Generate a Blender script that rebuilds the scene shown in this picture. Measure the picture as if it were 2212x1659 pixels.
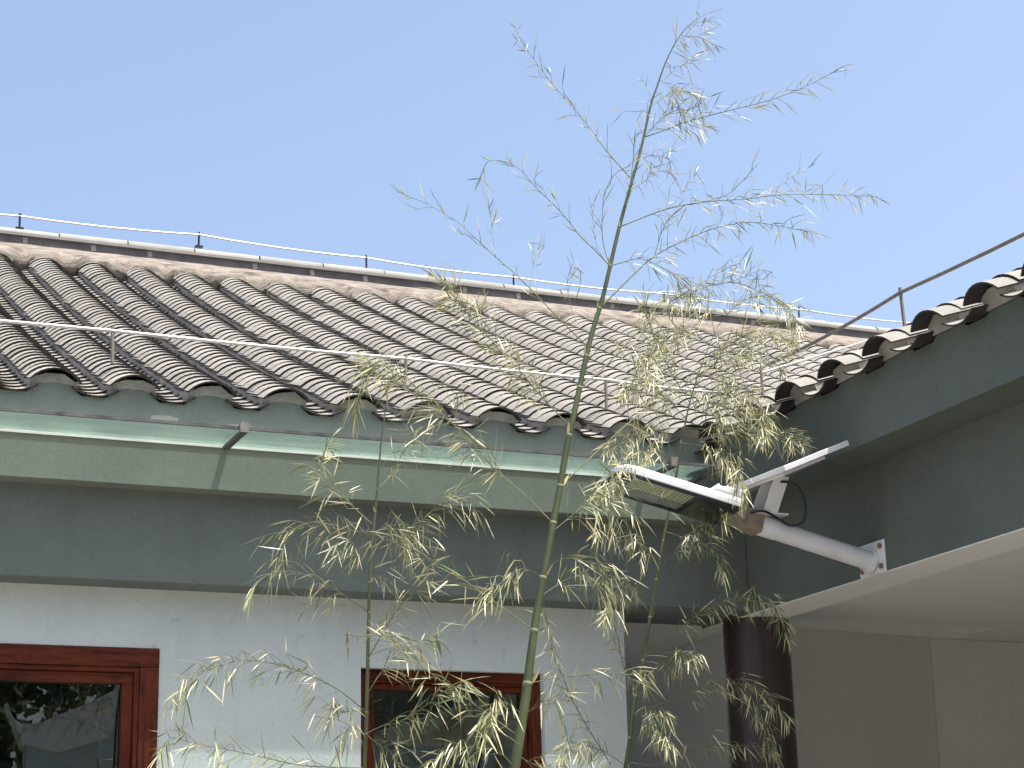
import bpy, bmesh, math, random
from mathutils import Vector, Matrix, noise
R = math.radians
random.seed(7)
for o in list(bpy.data.objects): bpy.data.objects.remove(o)
SC = bpy.context.scene
COL = SC.collection
EYE = 1.55                      # camera height; all builders below work in eye-level coordinates and are lifted at the end

# ------------------------------------------------------------------ camera
F_PX, PITCH, ROLL, YAW = 4142.8, 0.27869, -0.023005, 0.402353      # solved from the vanishing lines (2212 px wide picture)
def cam_axes():
    cy, sy, cp, sp = math.cos(YAW), math.sin(YAW), math.cos(PITCH), math.sin(PITCH)
    f = Vector((sy*cp, cy*cp, sp)); r = Vector((cy, -sy, 0)); u = r.cross(f)
    return math.cos(ROLL)*r + math.sin(ROLL)*u, -math.sin(ROLL)*r + math.cos(ROLL)*u, f
AR, AU, AF = cam_axes()
cam = bpy.data.cameras.new('camera'); co = bpy.data.objects.new('camera', cam); COL.objects.link(co)
cam.sensor_width = 36.0; cam.lens = F_PX/2212*36; cam.clip_start = .05; cam.clip_end = 3000
co.matrix_world = Matrix((( AR.x, AU.x, -AF.x, 0), (AR.y, AU.y, -AF.y, 0), (AR.z, AU.z, -AF.z, EYE), (0, 0, 0, 1)))
SC.camera = co
def at(x, y, Y):                # measured point of the survey picture -> place on the plane at distance Y in front of the eye
    d = AF + (x-1106)/F_PX*AR - (y-829.5)/F_PX*AU
    return d*(Y/d.y)

# ------------------------------------------------------------------ light
SUN = Vector((.25, -.258, 1)).normalized()
w = bpy.data.worlds.new('World'); SC.world = w; w.use_nodes = True
nt = w.node_tree; bg = nt.nodes['Background']
sky = nt.nodes.new('ShaderNodeTexSky'); sky.sky_type = 'NISHITA'; sky.sun_disc = False
sky.sun_elevation = math.asin(SUN.z); sky.sun_rotation = math.atan2(SUN.x, SUN.y)
sky.air_density = 1.0; sky.dust_density = 4.6; sky.ozone_density = 1.6; sky.altitude = 0
nt.links.new(sky.outputs[0], bg.inputs[0]); bg.inputs[1].default_value = .15
sl = bpy.data.lights.new('sun', 'SUN'); sl.energy = 4.7; sl.angle = R(.53); sl.color = (1, .955, .88)
so = bpy.data.objects.new('sun', sl); COL.objects.link(so); so.rotation_euler = SUN.to_track_quat('Z', 'Y').to_euler(); so.location = (0, 0, 30)
SC.view_settings.view_transform = 'Standard'; SC.view_settings.look = 'None'
SC.view_settings.exposure = .86; SC.view_settings.gamma = 1; SC.view_settings.use_curve_mapping = False
SC.cycles.max_bounces = 8; SC.cycles.transparent_max_bounces = 12

# ------------------------------------------------------------------ materials
def mat(name, col, rough=.8, var=.15, scale=6, bump=0., bscale=80, metal=0., spec=.4, rnd=0., isl=False, stain=None, stain_col=None, stain_w=.5, sstretch=(1,1,1), coat=0., speck=0., drip=0.):
    m = bpy.data.materials.new(name); m.use_nodes = True; n = m.node_tree.nodes; L = m.node_tree.links
    b = n['Principled BSDF']; b.inputs['Roughness'].default_value = rough; b.inputs['Metallic'].default_value = metal
    b.inputs['Specular IOR Level'].default_value = spec; b.inputs['Coat Weight'].default_value = coat
    geo = n.new('ShaderNodeNewGeometry')
    src = geo.outputs['Position']
    def tex(sc, det=5, st=None):
        t = n.new('ShaderNodeTexNoise'); t.inputs['Scale'].default_value = sc; t.inputs['Detail'].default_value = det
        if st:
            mp = n.new('ShaderNodeMapping'); mp.inputs['Scale'].default_value = st; L.new(src, mp.inputs[0]); L.new(mp.outputs[0], t.inputs[0])
        else: L.new(src, t.inputs[0])
        return t
    def mult(col_out, fac_out, lo, hi):
        r = n.new('ShaderNodeMapRange'); r.inputs[1].default_value = .25; r.inputs[2].default_value = .75
        r.inputs[3].default_value = lo; r.inputs[4].default_value = hi; L.new(fac_out, r.inputs[0])
        x = n.new('ShaderNodeMix'); x.data_type = 'RGBA'; x.blend_type = 'MULTIPLY'; x.inputs[0].default_value = 1
        L.new(col_out, x.inputs[6]); L.new(r.outputs[0], x.inputs[7]); return x.outputs[2]
    rgb = n.new('ShaderNodeRGB'); rgb.outputs[0].default_value = (*col, 1); c = rgb.outputs[0]
    if stain:
        t = tex(stain, 6, sstretch); r = n.new('ShaderNodeValToRGB'); r.color_ramp.elements[0].position = .48; r.color_ramp.elements[1].position = .70
        L.new(t.outputs[0], r.inputs[0]); mm = n.new('ShaderNodeMath'); mm.operation = 'MULTIPLY'; mm.inputs[1].default_value = stain_w; L.new(r.outputs[0], mm.inputs[0])
        x = n.new('ShaderNodeMix'); x.data_type = 'RGBA'; L.new(mm.outputs[0], x.inputs[0]); L.new(c, x.inputs[6]); x.inputs[7].default_value = (*stain_col, 1); c = x.outputs[2]
    for amt, sc_, st_, lo_, hi_ in ((speck, 26, (1, 1, 1), .66, .74), (drip, 4, (4, 4, .35), .52, .80)):
        if amt:
            t = tex(sc_, 4, st_); r = n.new('ShaderNodeMapRange'); r.inputs[1].default_value = lo_; r.inputs[2].default_value = hi_; r.inputs[3].default_value = 1; r.inputs[4].default_value = 1-amt; L.new(t.outputs[0], r.inputs[0])
            x = n.new('ShaderNodeMix'); x.data_type = 'RGBA'; x.blend_type = 'MULTIPLY'; x.inputs[0].default_value = 1; L.new(c, x.inputs[6]); L.new(r.outputs[0], x.inputs[7]); c = x.outputs[2]
    if var: c = mult(c, tex(scale).outputs[0], 1-var, 1+var); c = mult(c, tex(scale*14, 3).outputs[0], 1-var*.6, 1+var*.6)
    if rnd:
        if isl: ro = geo.outputs['Random Per Island']
        else: ro = n.new('ShaderNodeObjectInfo').outputs['Random']
        r = n.new('ShaderNodeMapRange'); r.inputs[3].default_value = 1-rnd; r.inputs[4].default_value = 1+rnd*.6; L.new(ro, r.inputs[0])
        x = n.new('ShaderNodeMix'); x.data_type = 'RGBA'; x.blend_type = 'MULTIPLY'; x.inputs[0].default_value = 1; L.new(c, x.inputs[6]); L.new(r.outputs[0], x.inputs[7]); c = x.outputs[2]
    L.new(c, b.inputs['Base Color'])
    if bump:
        t = tex(bscale, 6); bn = n.new('ShaderNodeBump'); bn.inputs['Strength'].default_value = bump; bn.inputs['Distance'].default_value = .004
        L.new(t.outputs[0], bn.inputs['Height']); L.new(bn.outputs[0], b.inputs['Normal'])
    return m
M = {}
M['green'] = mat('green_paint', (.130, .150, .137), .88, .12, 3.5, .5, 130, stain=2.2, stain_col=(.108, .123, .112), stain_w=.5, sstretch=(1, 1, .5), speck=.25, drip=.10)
M['green_f'] = mat('sunlit_green_paint', (.168, .188, .165), .88, .12, 3.5, .35, 130, stain=2.2, stain_col=(.125, .142, .126), stain_w=.5, sstretch=(1, 1, .5), speck=.25, drip=.10)  # beam paint made lighter: sun on the fascia put into the colour
M['trim'] = mat('dirty_grey_trim', (.095, .095, .095), .75, .3, 30, stain=16, stain_col=(.03, .03, .03), stain_w=.8)
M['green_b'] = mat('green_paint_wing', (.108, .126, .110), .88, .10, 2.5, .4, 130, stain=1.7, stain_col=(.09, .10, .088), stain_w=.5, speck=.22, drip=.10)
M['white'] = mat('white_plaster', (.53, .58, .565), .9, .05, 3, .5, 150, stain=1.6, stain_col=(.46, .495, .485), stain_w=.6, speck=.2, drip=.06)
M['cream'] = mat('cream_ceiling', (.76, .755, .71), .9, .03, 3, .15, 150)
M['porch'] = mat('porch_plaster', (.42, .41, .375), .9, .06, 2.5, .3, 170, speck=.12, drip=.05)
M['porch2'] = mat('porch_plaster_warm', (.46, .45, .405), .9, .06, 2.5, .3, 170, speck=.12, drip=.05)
TILE = dict(rough=.88, var=.16, scale=9, bump=.5, bscale=120, stain=5, stain_col=(.21, .20, .175), stain_w=.55)
M['tile'] = mat('grey_clay_tile', (.245, .232, .208), rnd=.16, **TILE)
M['tile_s'] = mat('grey_clay_tile_mass', (.245, .232, .208), rnd=.16, isl=True, **TILE)
M['tile_edge'] = mat('shade_darkened_tile_edge', (.036, .031, .030), .95, .3, 25, .5, 90, stain=12, stain_col=(.075, .068, .062), stain_w=.6)  # dark tile ends, blackened further: shade between rows put into the colour
M['mortar'] = mat('grey_mortar', (.285, .27, .25), .95, .22, 14, .9, 60, stain=9, stain_col=(.16, .15, .138), stain_w=.7)
M['ridge_mortar'] = mat('weathered_ridge_mortar', (.205, .178, .148), .95, .35, 15, 1.0, 30, stain=11, stain_col=(.085, .066, .055), stain_w=.9)
M['ridge_mortar'].node_tree.nodes['Bump'].inputs['Distance'].default_value = .016
M['ridge_dark'] = mat('dark_ridge_brick', (.105, .10, .105), .9, .25, 12, .5, 70, stain=9, stain_col=(.2, .19, .18), stain_w=.5)
M['coping'] = mat('pale_coping_tile', (.27, .265, .25), .85, .12, 12, .4, 90, rnd=.12)
M['galv'] = mat('galvanised_steel', (.50, .50, .49), .42, .1, 30, metal=.55)
M['steel_old'] = mat('weathered_steel', (.20, .185, .17), .7, .2, 40, metal=.3, stain=20, stain_col=(.16, .09, .05), stain_w=.5)
M['black'] = mat('black_plastic', (.012, .012, .014), .35, 0)
M['wood'] = mat('red_lacquered_wood', (.098, .020, .007), .5, .3, 5, .1, 60, spec=.15, stain=3, stain_col=(.028, .007, .005), stain_w=.95, sstretch=(14, 3, 14), coat=.08)
M['wood_v'] = mat('red_lacquered_wood_upright', (.098, .020, .007), .5, .3, 5, .1, 60, spec=.15, stain=3, stain_col=(.028, .007, .005), stain_w=.95, sstretch=(22, 3, 2.5), coat=.03)
M['wood_h'] = mat('red_lacquered_wood_rail', (.098, .020, .007), .5, .3, 5, .1, 60, spec=.15, stain=3, stain_col=(.028, .007, .005), stain_w=.95, sstretch=(2.5, 3, 22), coat=.03)
M['column'] = mat('dark_brown_column_paint', (.034, .020, .018), .45, .25, 4, .25, 30, stain=4, stain_col=(.022, .012, .012), stain_w=.8, sstretch=(9, 9, .6), coat=.15)
M['lampwhite'] = mat('white_enamel', (.70, .71, .73), .38, .04, 8, .08, 200, stain=14, stain_col=(.5, .46, .4), stain_w=.35)
M['rust'] = mat('rust', (.22, .15, .08), .8, .3, 60)
M['led'] = mat('led_board', (.78, .79, .56), .45, .08, 20)
M['solar'] = mat('solar_cell', (.01, .014, .04), .12, 0)
M['wrap'] = mat('brown_wrapped_joint', (.22, .185, .14), .5, .25, 30, .4, 60, stain=18, stain_col=(.36, .28, .14), stain_w=.7)
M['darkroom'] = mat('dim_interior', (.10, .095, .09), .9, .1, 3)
M['ground'] = mat('grey_stone_paving', (.24, .225, .20), .9, .18, 1.2, .3, 30)
M['grout'] = mat('paving_joint', (.2, .19, .17), .95, .1, 4)
M['bark'] = mat('tree_bark', (.12, .09, .06), .95, .2, 20, .6, 30)

def culm_mat(name, col, spk):
    m = mat(name, col, .42, .18, 14, .05, 60, stain=6, stain_col=spk, stain_w=.55, sstretch=(3, 3, 1)); return m
M['culm'] = culm_mat('green_bamboo_culm', (.062, .082, .034), (.115, .128, .064))
M['node'] = mat('pale_bamboo_node', (.15, .165, .09), .7, .15, 40)
M['twig'] = mat('bamboo_branch', (.11, .125, .05), .55, .2, 30, stain=16, stain_col=(.22, .19, .09), stain_w=.6)
M['sheath'] = mat('dry_sheath', (.52, .44, .24), .7, .15, 40)

def leaf_mat(name, stops, trans=.4):
    m = bpy.data.materials.new(name); m.use_nodes = True; n = m.node_tree.nodes; L = m.node_tree.links
    out = n['Material Output']; b = n['Principled BSDF']; b.inputs['Roughness'].default_value = .36; b.inputs['Specular IOR Level'].default_value = .6
    geo = n.new('ShaderNodeNewGeometry'); r = n.new('ShaderNodeValToRGB'); L.new(geo.outputs['Random Per Island'], r.inputs[0])
    els = r.color_ramp.elements
    els[0].position = stops[0][0]; els[0].color = (*stops[0][1], 1); els[1].position = stops[-1][0]; els[1].color = (*stops[-1][1], 1)
    for p, c in stops[1:-1]: e = els.new(p); e.color = (*c, 1)
    L.new(r.outputs[0], b.inputs['Base Color'])
    t = n.new('ShaderNodeBsdfTranslucent'); L.new(r.outputs[0], t.inputs[0])
    x = n.new('ShaderNodeMixShader'); x.inputs[0].default_value = trans; L.new(b.outputs[0], x.inputs[1]); L.new(t.outputs[0], x.inputs[2]); L.new(x.outputs[0], out.inputs[0])
    return m
M['leaf'] = leaf_mat('dry_bamboo_leaf', [(0, (.075, .11, .045)), (.28, (.18, .21, .085)), (.50, (.43, .42, .20)), (.85, (.66, .62, .41)), (1, (.40, .29, .12))], .14)
M['treeleaf'] = leaf_mat('tree_leaf', [(0, (.02, .04, .012)), (.6, (.04, .075, .02)), (1, (.07, .10, .03))], .25)

def glass_mat(name, tint, refl, rough=.0):
    m = bpy.data.materials.new(name); m.use_nodes = True; n = m.node_tree.nodes; L = m.node_tree.links; out = n['Material Output']; n.remove(n['Principled BSDF'])
    t = n.new('ShaderNodeBsdfTransparent'); t.inputs[0].default_value = (*tint, 1)
    g = n.new('ShaderNodeBsdfGlossy'); g.inputs['Roughness'].default_value = rough; g.inputs[0].default_value = (.95, 1, .98, 1)
    f = n.new('ShaderNodeFresnel'); f.inputs[0].default_value = refl
    x = n.new('ShaderNodeMixShader'); L.new(f.outputs[0], x.inputs[0]); L.new(t.outputs[0], x.inputs[1]); L.new(g.outputs[0], x.inputs[2]); L.new(x.outputs[0], out.inputs[0])
    return m
M['pane'] = glass_mat('window_glass', (.72, .78, .76), 1.75)
def awning_mat():
    m = bpy.data.materials.new('green_frosted_awning_glass'); m.use_nodes = True; n = m.node_tree.nodes; L = m.node_tree.links; out = n['Material Output']; n.remove(n['Principled BSDF'])
    geo = n.new('ShaderNodeNewGeometry'); tx = n.new('ShaderNodeTexNoise'); tx.inputs['Scale'].default_value = 3.5; tx.inputs['Detail'].default_value = 6
    mp = n.new('ShaderNodeMapping'); mp.inputs['Scale'].default_value = (1, 5, 1); L.new(geo.outputs['Position'], mp.inputs[0]); L.new(mp.outputs[0], tx.inputs[0])
    r = n.new('ShaderNodeValToRGB'); r.color_ramp.elements[0].position = .35; r.color_ramp.elements[0].color = (.36, .50, .47, 1); r.color_ramp.elements[1].position = .65; r.color_ramp.elements[1].color = (.50, .63, .59, 1)
    L.new(tx.outputs[0], r.inputs[0])
    t = n.new('ShaderNodeBsdfTransparent'); t.inputs[0].default_value = (.90, .985, .95, 1)
    d = n.new('ShaderNodeBsdfTranslucent'); L.new(r.outputs[0], d.inputs[0])
    df = n.new('ShaderNodeBsdfDiffuse'); L.new(r.outputs[0], df.inputs[0])
    g = n.new('ShaderNodeBsdfGlossy'); g.inputs['Roughness'].default_value = .12
    a = n.new('ShaderNodeMixShader'); a.inputs[0].default_value = .20; L.new(t.outputs[0], a.inputs[1]); L.new(d.outputs[0], a.inputs[2])
    c = n.new('ShaderNodeMixShader'); c.inputs[0].default_value = .06; L.new(a.outputs[0], c.inputs[1]); L.new(df.outputs[0], c.inputs[2])
    e = n.new('ShaderNodeMixShader'); fr = n.new('ShaderNodeFresnel'); fr.inputs[0].default_value = 1.3; L.new(fr.outputs[0], e.inputs[0]); L.new(c.outputs[0], e.inputs[1]); L.new(g.outputs[0], e.inputs[2])
    L.new(e.outputs[0], out.inputs[0]); return m
M['awning'] = awning_mat()

# ------------------------------------------------------------------ builders
class MB:
    def __init__(s): s.v = []; s.f = []
    def add(s, vs, fs):
        o = len(s.v); s.v += [tuple(v) for v in vs]; s.f += [tuple(i+o for i in f) for f in fs]; return s
    def box(s, x0, x1, y0, y1, z0, z1):
        return s.add([(x, y, z) for x in (x0, x1) for y in (y0, y1) for z in (z0, z1)],
                     [(0, 1, 3, 2), (4, 6, 7, 5), (0, 4, 5, 1), (2, 3, 7, 6), (0, 2, 6, 4), (1, 5, 7, 3)])
    def prism(s, poly, d):           # planar polygon extruded by vector d
        n = len(poly); d = Vector(d); p = [Vector(q) for q in poly]
        return s.add(p+[q+d for q in p], [tuple(range(n)), tuple(range(2*n-1, n-1, -1))]+[(i, i+n, (i+1) % n+n, (i+1) % n) for i in range(n)])
    def tube(s, pts, rad, n=8, cap=True):
        pts = [Vector(p) for p in pts]; rad = rad if isinstance(rad, (list, tuple)) else [rad]*len(pts)
        o = len(s.v); ref = None; N = len(pts)
        for i, p in enumerate(pts):
            t = (pts[min(i+1, N-1)]-pts[max(i-1, 0)]).normalized()
            if ref is None: ref = Vector((0, 0, 1)) if abs(t.z) < .9 else Vector((1, 0, 0))
            a = (ref-t*ref.dot(t)).normalized(); b = t.cross(a); ref = a
            for k in range(n):
                g = 2*math.pi*k/n; s.v.append(tuple(p+(a*math.cos(g)+b*math.sin(g))*rad[i]))
        for i in range(N-1):
            for k in range(n): s.f.append((o+i*n+k, o+i*n+(k+1) % n, o+(i+1)*n+(k+1) % n, o+(i+1)*n+k))
        if cap: s.f.append(tuple(o+k for k in range(n-1, -1, -1))); s.f.append(tuple(o+(N-1)*n+k for k in range(n)))
        return s
    def mesh(s, name, m, smooth=False):
        me = bpy.data.meshes.new(name); me.from_pydata(s.v, [], s.f); me.update()
        bm = bmesh.new(); bm.from_mesh(me); bmesh.ops.recalc_face_normals(bm, faces=bm.faces); bm.to_mesh(me); bm.free()
        if smooth: me.polygons.foreach_set('use_smooth', [True]*len(me.polygons))
        me.materials.append(m); return me
    def build(s, name, m, parent=None, smooth=False, bevel=0):
        o = bpy.data.objects.new(name, s.mesh(name, m, smooth)); COL.objects.link(o); o.parent = parent
        if bevel:
            b = o.modifiers.new('bevel', 'BEVEL'); b.width = bevel; b.segments = 2; b.limit_method = 'ANGLE'
        if smooth == 'auto': shade_auto(o)
        return o
def shade_auto(o, ang=40):
    bm = bmesh.new(); bm.from_mesh(o.data)
    for e in bm.edges:
        if len(e.link_faces) == 2 and e.calc_face_angle(0) > R(ang): e.smooth = False
    bm.to_mesh(o.data); bm.free()
def inst(name, me, parent, M4):
    o = bpy.data.objects.new(name, me); COL.objects.link(o); o.parent = parent; o.matrix_local = M4; return o
def thing(name, label, cat, group=None, loc=(0, 0, 0)):
    o = bpy.data.objects.new(name, None); COL.objects.link(o); o.location = loc; o.empty_display_size = .1
    o['label'] = label; o['category'] = cat
    if group: o['group'] = group
    return o
def tag(o, label, cat, group=None):
    o['label'] = label; o['category'] = cat
    if group: o['group'] = group
    return o
GZ = -EYE                       # ground level in eye coordinates

# ------------------------------------------------------------------ ground
g = MB().box(-400, 400, -400, 400, GZ-.3, GZ).build('ground', M['ground']); g['kind'] = 'structure'

# ------------------------------------------------------------------ tile shapes
# slightly hollow slope: about 22.6 degrees at the eave, 26.5 at the ridge
PROF = [(0., 0., 0.)]
while PROF[-1][0] < 5:
    u_, h_, z_ = PROF[-1]; t_ = .4163+.0226*h_; c_ = 1/math.sqrt(1+t_*t_); PROF.append((u_+.01, h_+.01*c_, z_+.01*c_*t_))
def prof(u):                     # horizontal run, rise, cos, sin at length u up the slope
    i = min(max(u/.01, 0), len(PROF)-2); k = int(i); f = i-k; a, b = PROF[k], PROF[k+1]
    t_ = .4163+.0226*a[1]; c_ = 1/math.sqrt(1+t_*t_)
    return a[1]+(b[1]-a[1])*f+(min(u, 0)*c_), a[2]+(b[2]-a[2])*f+min(u, 0)*c_*t_, c_, c_*t_
def run_u(h): return next((p[0] for p in PROF if p[1] >= h), 5.)
EXPO, LIFT, TLEN, THK = .076, .0068, .175, .0058
def tile_mesh(name, m, chord, sag, up, seg=9):
    r = (chord*chord/4+sag*sag)/(2*sag); a = math.asin(chord/2/r); b = MB()
    dz = -LIFT*TLEN/EXPO
    for (y, oz) in ((0, 0), (TLEN, dz)):
        for rr in ((r, r-THK) if up else (r, r-THK)):
            for k in range(seg+1):
                g = -a+2*a*k/seg; z = rr*math.cos(g)-(r-sag)
                b.v.append((rr*math.sin(g), y, (z if up else sag-THK*0-z)+oz))
    n = seg+1
    for k in range(seg):
        b.f += [(k, k+1, 2*n+k+1, 2*n+k), (n+k, 3*n+k, 3*n+k+1, n+k+1), (k, n+k, n+k+1, k+1)]
    b.f += [(0, 2*n, 3*n, n), (seg, n+seg, 3*n+seg, 2*n+seg)]
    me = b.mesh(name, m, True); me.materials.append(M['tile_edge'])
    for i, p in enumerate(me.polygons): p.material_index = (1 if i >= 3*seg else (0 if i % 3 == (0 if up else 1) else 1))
    bm = bmesh.new(); bm.from_mesh(me)
    for e in bm.edges:
        if len(e.link_faces) == 2 and e.calc_face_angle(0) > R(50): e.smooth = False
    bm.to_mesh(me); bm.free(); return me
COVER = tile_mesh('cover_tile', M['tile'], .166, .040, True)
PAN = tile_mesh('pan_tile', M['tile'], .150, .024, False)
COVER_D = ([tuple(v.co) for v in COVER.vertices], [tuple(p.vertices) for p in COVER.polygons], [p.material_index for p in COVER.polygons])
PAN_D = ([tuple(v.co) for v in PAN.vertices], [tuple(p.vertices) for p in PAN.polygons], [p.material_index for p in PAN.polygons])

class Roof:
    """a slope of covers and pans; frame(s, u, n): s along the eave, u up the slope, n off the slope"""
    def __init__(self, parent, frame): self.parent = parent; self.fr = frame; self.mass = MB(); self.mi = []
    def tile(self, kind, s, i, single):
        off = .046 if kind == 'cover' else .0
        j = random.uniform
        mx = self.fr(s+j(-.003, .003), i*EXPO+(-.004 if kind == 'cover' else 0)+j(-.006, .006), off+j(-.0005, .0005)) @ Matrix.Rotation(j(-.022, .022), 4, 'Z') @ Matrix.Rotation(j(-.010, .010), 4, 'Y')
        if single: inst(kind+'_tile', COVER if kind == 'cover' else PAN, self.parent, mx)
        else:
            vs, fs, mi = COVER_D if kind == 'cover' else PAN_D; self.mi += mi
            self.mass.add([mx @ Vector(v) for v in vs], fs)
    def filler(self, s, u0, u1):
        b = MB(); n = max(2, int((u1-u0)/.035)); rows = []
        for i in range(n+1):
            u = u0+(u1-u0)*i/n
            q = [(-.081, -.012), (-.081, .027), (-.068, .036), (-.03, .052), (.03, .052), (.068, .036), (.081, .027), (.081, -.012)]
            q = [(a+(random.uniform(-.006, .004) if abs(a) > .05 else 0)*(1 if a > 0 else -1), c+random.uniform(-.003, .003)) for a, c in q]
            if i < 2: q = [(a*.95, c+(random.uniform(.004, .018) if c > .03 else (.012 if c > 0 else .018))) for a, c in q]
            rows.append([self.fr(s+a, u, c).translation for a, c in q])
        for r in rows: b.v += [tuple(v) for v in r]
        for i in range(n):
            for k in range(7): b.f.append((i*8+k, i*8+k+1, i*8+8+k+1, i*8+8+k))
        b.f.append(tuple(range(8)))
        return b.build('mortar_bed', M['mortar'], self.parent)
    def finish(self):
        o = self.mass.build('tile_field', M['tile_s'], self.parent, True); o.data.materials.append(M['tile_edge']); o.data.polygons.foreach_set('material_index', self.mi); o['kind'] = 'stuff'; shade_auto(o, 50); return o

# ------------------------------------------------------------------ house with the long facade
house = thing('courtyard_house', 'green-banded white house with grey tiled roof, long facade across the picture', 'house')
YF, YB, YW = 6.0, 6.079, 6.212         # fascia, beam, wall planes
EY, EZ = 5.985, 1.686                # eave line of the pan tiles
XL = -2.2
PITCH_T, X0 = .2545, .960
def frame_a(s, u, n):
    h, z, CS, SN = prof(u); return Matrix(((1, 0, 0, s), (0, CS, -SN, EY+h-n*SN), (0, SN, CS, EZ+z+n*CS), (0, 0, 0, 1)))
def deck_mesh(fr, u0, u1, s0, s1, skew=0):
    b = MB(); n = 16
    for i in range(n+1):
        u = u0+(u1-u0)*i/n
        for o_ in (-.016, -.05):
            for sv in (s0, s1+(skew*prof(u)[0])): b.v.append(tuple(fr(sv, u, o_).translation))
    for i in range(n):
        a = i*4; b.f += [(a, a+1, a+5, a+4), (a+2, a+6, a+7, a+3), (a, a+4, a+6, a+2), (a+1, a+3, a+7, a+5)]
    b.f += [(0, 2, 3, 1), (n*4, n*4+1, n*4+3, n*4+2)]
    return b
def wall_holes(x0, x1, z0, z1, y, th, holes):
    b = MB(); xs = sorted({x0, x1, *[h[0] for h in holes], *[h[1] for h in holes]}); zs = sorted({z0, z1, *[h[2] for h in holes], *[h[3] for h in holes]})
    for i in range(len(xs)-1):
        for j in range(len(zs)-1):
            cx, cz = (xs[i]+xs[i+1])/2, (zs[j]+zs[j+1])/2
            if any(h[0] < cx < h[1] and h[2] < cz < h[3] for h in holes): continue
            for yy in (y, y+th): b.add([(xs[i], yy, zs[j]), (xs[i+1], yy, zs[j]), (xs[i+1], yy, zs[j+1]), (xs[i], yy, zs[j+1])], [(0, 1, 2, 3)])
    for (a, c, d, e) in list(holes)+[(x0, x1, z0, z1)]:
        for q in ([(a, d), (c, d)], [(c, d), (c, e)], [(c, e), (a, e)], [(a, e), (a, d)]):
            (p0, q0), (p1, q1) = q
            b.add([(p0, y, q0), (p1, y, q1), (p1, y+th, q1), (p0, y+th, q0)], [(0, 1, 2, 3)])
    bm = b; me = bpy.data.meshes.new('wall'); me.from_pydata(bm.v, [], bm.f)
    t = bmesh.new(); t.from_mesh(me); bmesh.ops.remove_doubles(t, verts=t.verts, dist=1e-5); bmesh.ops.recalc_face_normals(t, faces=t.faces); t.to_mesh(me); t.free()
    me.materials.append(M['white']); return me
ZB = 1.112                            # underside of the beam
XE = 3.06                             # end of the facade wall
W1 = (.70, 1.372, -.35, .918); W2 = (2.062, 2.738, -.35, .878)
wo = bpy.data.objects.new('wall', wall_holes(XL, XE, GZ, ZB+.01, YW, .24, [W1, W2])); COL.objects.link(wo); wo.parent = house
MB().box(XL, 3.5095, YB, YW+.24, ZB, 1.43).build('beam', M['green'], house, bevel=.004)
# fascia with wavy top that fills the hollows below the tiles
poly = [(XL, 1.412)]
top = []
xx = 3.34
while xx > XL:
    c = abs(((xx-X0)/PITCH_T+.5) % 1-.5)*PITCH_T
    z = 1.690+((.040+.010*noise.noise((xx*40, 2, 0)))*math.cos(c/.084*math.pi/2)**.8 if c < .084 else 0)
    top.append((xx, z)); xx -= .012
fb = MB(); ft = [(x, z) for x, z in top]
for i in range(len(ft)-1):
    (x1, z1), (x0, z0) = ft[i], ft[i+1]
    fb.add([(x0, YF, 1.412), (x1, YF, 1.412), (x1, YF, z1), (x0, YF, z0), (x0, YF+.12, 1.412), (x1, YF+.12, 1.412), (x1, YF+.12, z1), (x0, YF+.12, z0)],
           [(0, 1, 2, 3), (3, 2, 6, 7), (0, 4, 5, 1)])
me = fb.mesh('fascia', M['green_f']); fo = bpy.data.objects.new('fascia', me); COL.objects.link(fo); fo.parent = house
bm = bmesh.new(); bm.from_mesh(me); bmesh.ops.remove_doubles(bm, verts=bm.verts, dist=1e-5); bmesh.ops.recalc_face_normals(bm, faces=bm.faces); bm.to_mesh(me); bm.free()
# roof
YT = 9.72; UT = run_u(YT-EY)
roof_a = deck_mesh(frame_a, .16, run_u(10.25-EY), XL, 9.5).build('roof', M['mortar'], house)
ra = Roof(roof_a, frame_a)
def valley_u(x): return run_u(max(0, x-3.30-.02)) if x > 3.32 else 0
NR = int(UT/EXPO)
for k in range(-11, 26):
    x = X0+k*PITCH_T; u0 = valley_u(x); i0 = math.ceil(u0/EXPO)
    if i0 < NR-1:
        for i in range(i0, NR): ra.tile('cover', x, i, -1 <= k <= 9 and i < 27)
        ra.filler(x, max(.030, u0+.03), UT+.02)
    xp = x+PITCH_T/2; u0 = valley_u(xp); i0 = math.ceil(u0/EXPO)
    for i in range(i0, NR+2): ra.tile('pan', xp, i, -1 <= k <= 8 and i < 14)
ra.finish()
# ridge: mortar skirt, dark brick course, pale half-round coping
sk = MB(); n = 220; rows = []
for i in range(n+1):
    x = XL+(9.5-XL)*i/n
    c = abs(((x-X0)/PITCH_T+.5) % 1-.5)*PITCH_T
    lo = frame_a(x, UT-.05-(.02 if c > .08 else -.015)+random.uniform(-.012, .012), .088 if c < .08 else .045+.04*noise.noise((x*9, 0, 0))).translation
    mid = Vector((x, 9.90, 3.585+.008*noise.noise((x*7, 3, 1)))); md2 = Vector((x, 10.05, 3.650+.006*noise.noise((x*11, 5, 1))))
    hi = Vector((x, 10.205, 3.716+.004*noise.noise((x*8, 9, 4))))
    low2 = frame_a(x, UT-.04, -.01).translation
    rows.append([low2, lo, mid, md2, hi])
for r in rows: sk.v += [tuple(q) for q in r]
for i in range(n):
    for k in range(4): sk.f.append((i*5+k, i*5+5+k, i*5+6+k, i*5+1+k))
sk.build('ridge_mortar', M['ridge_mortar'], house, True)
MB().box(XL, 9.5, 10.198, 10.5, 3.60, 3.758).build('ridge_course', M['ridge_dark'], house)
MB().box(XL, 9.5, 10.184, 10.51, 3.7585, 3.774).build('ridge_ledge', M['coping'], house)
cp = MB()
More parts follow.
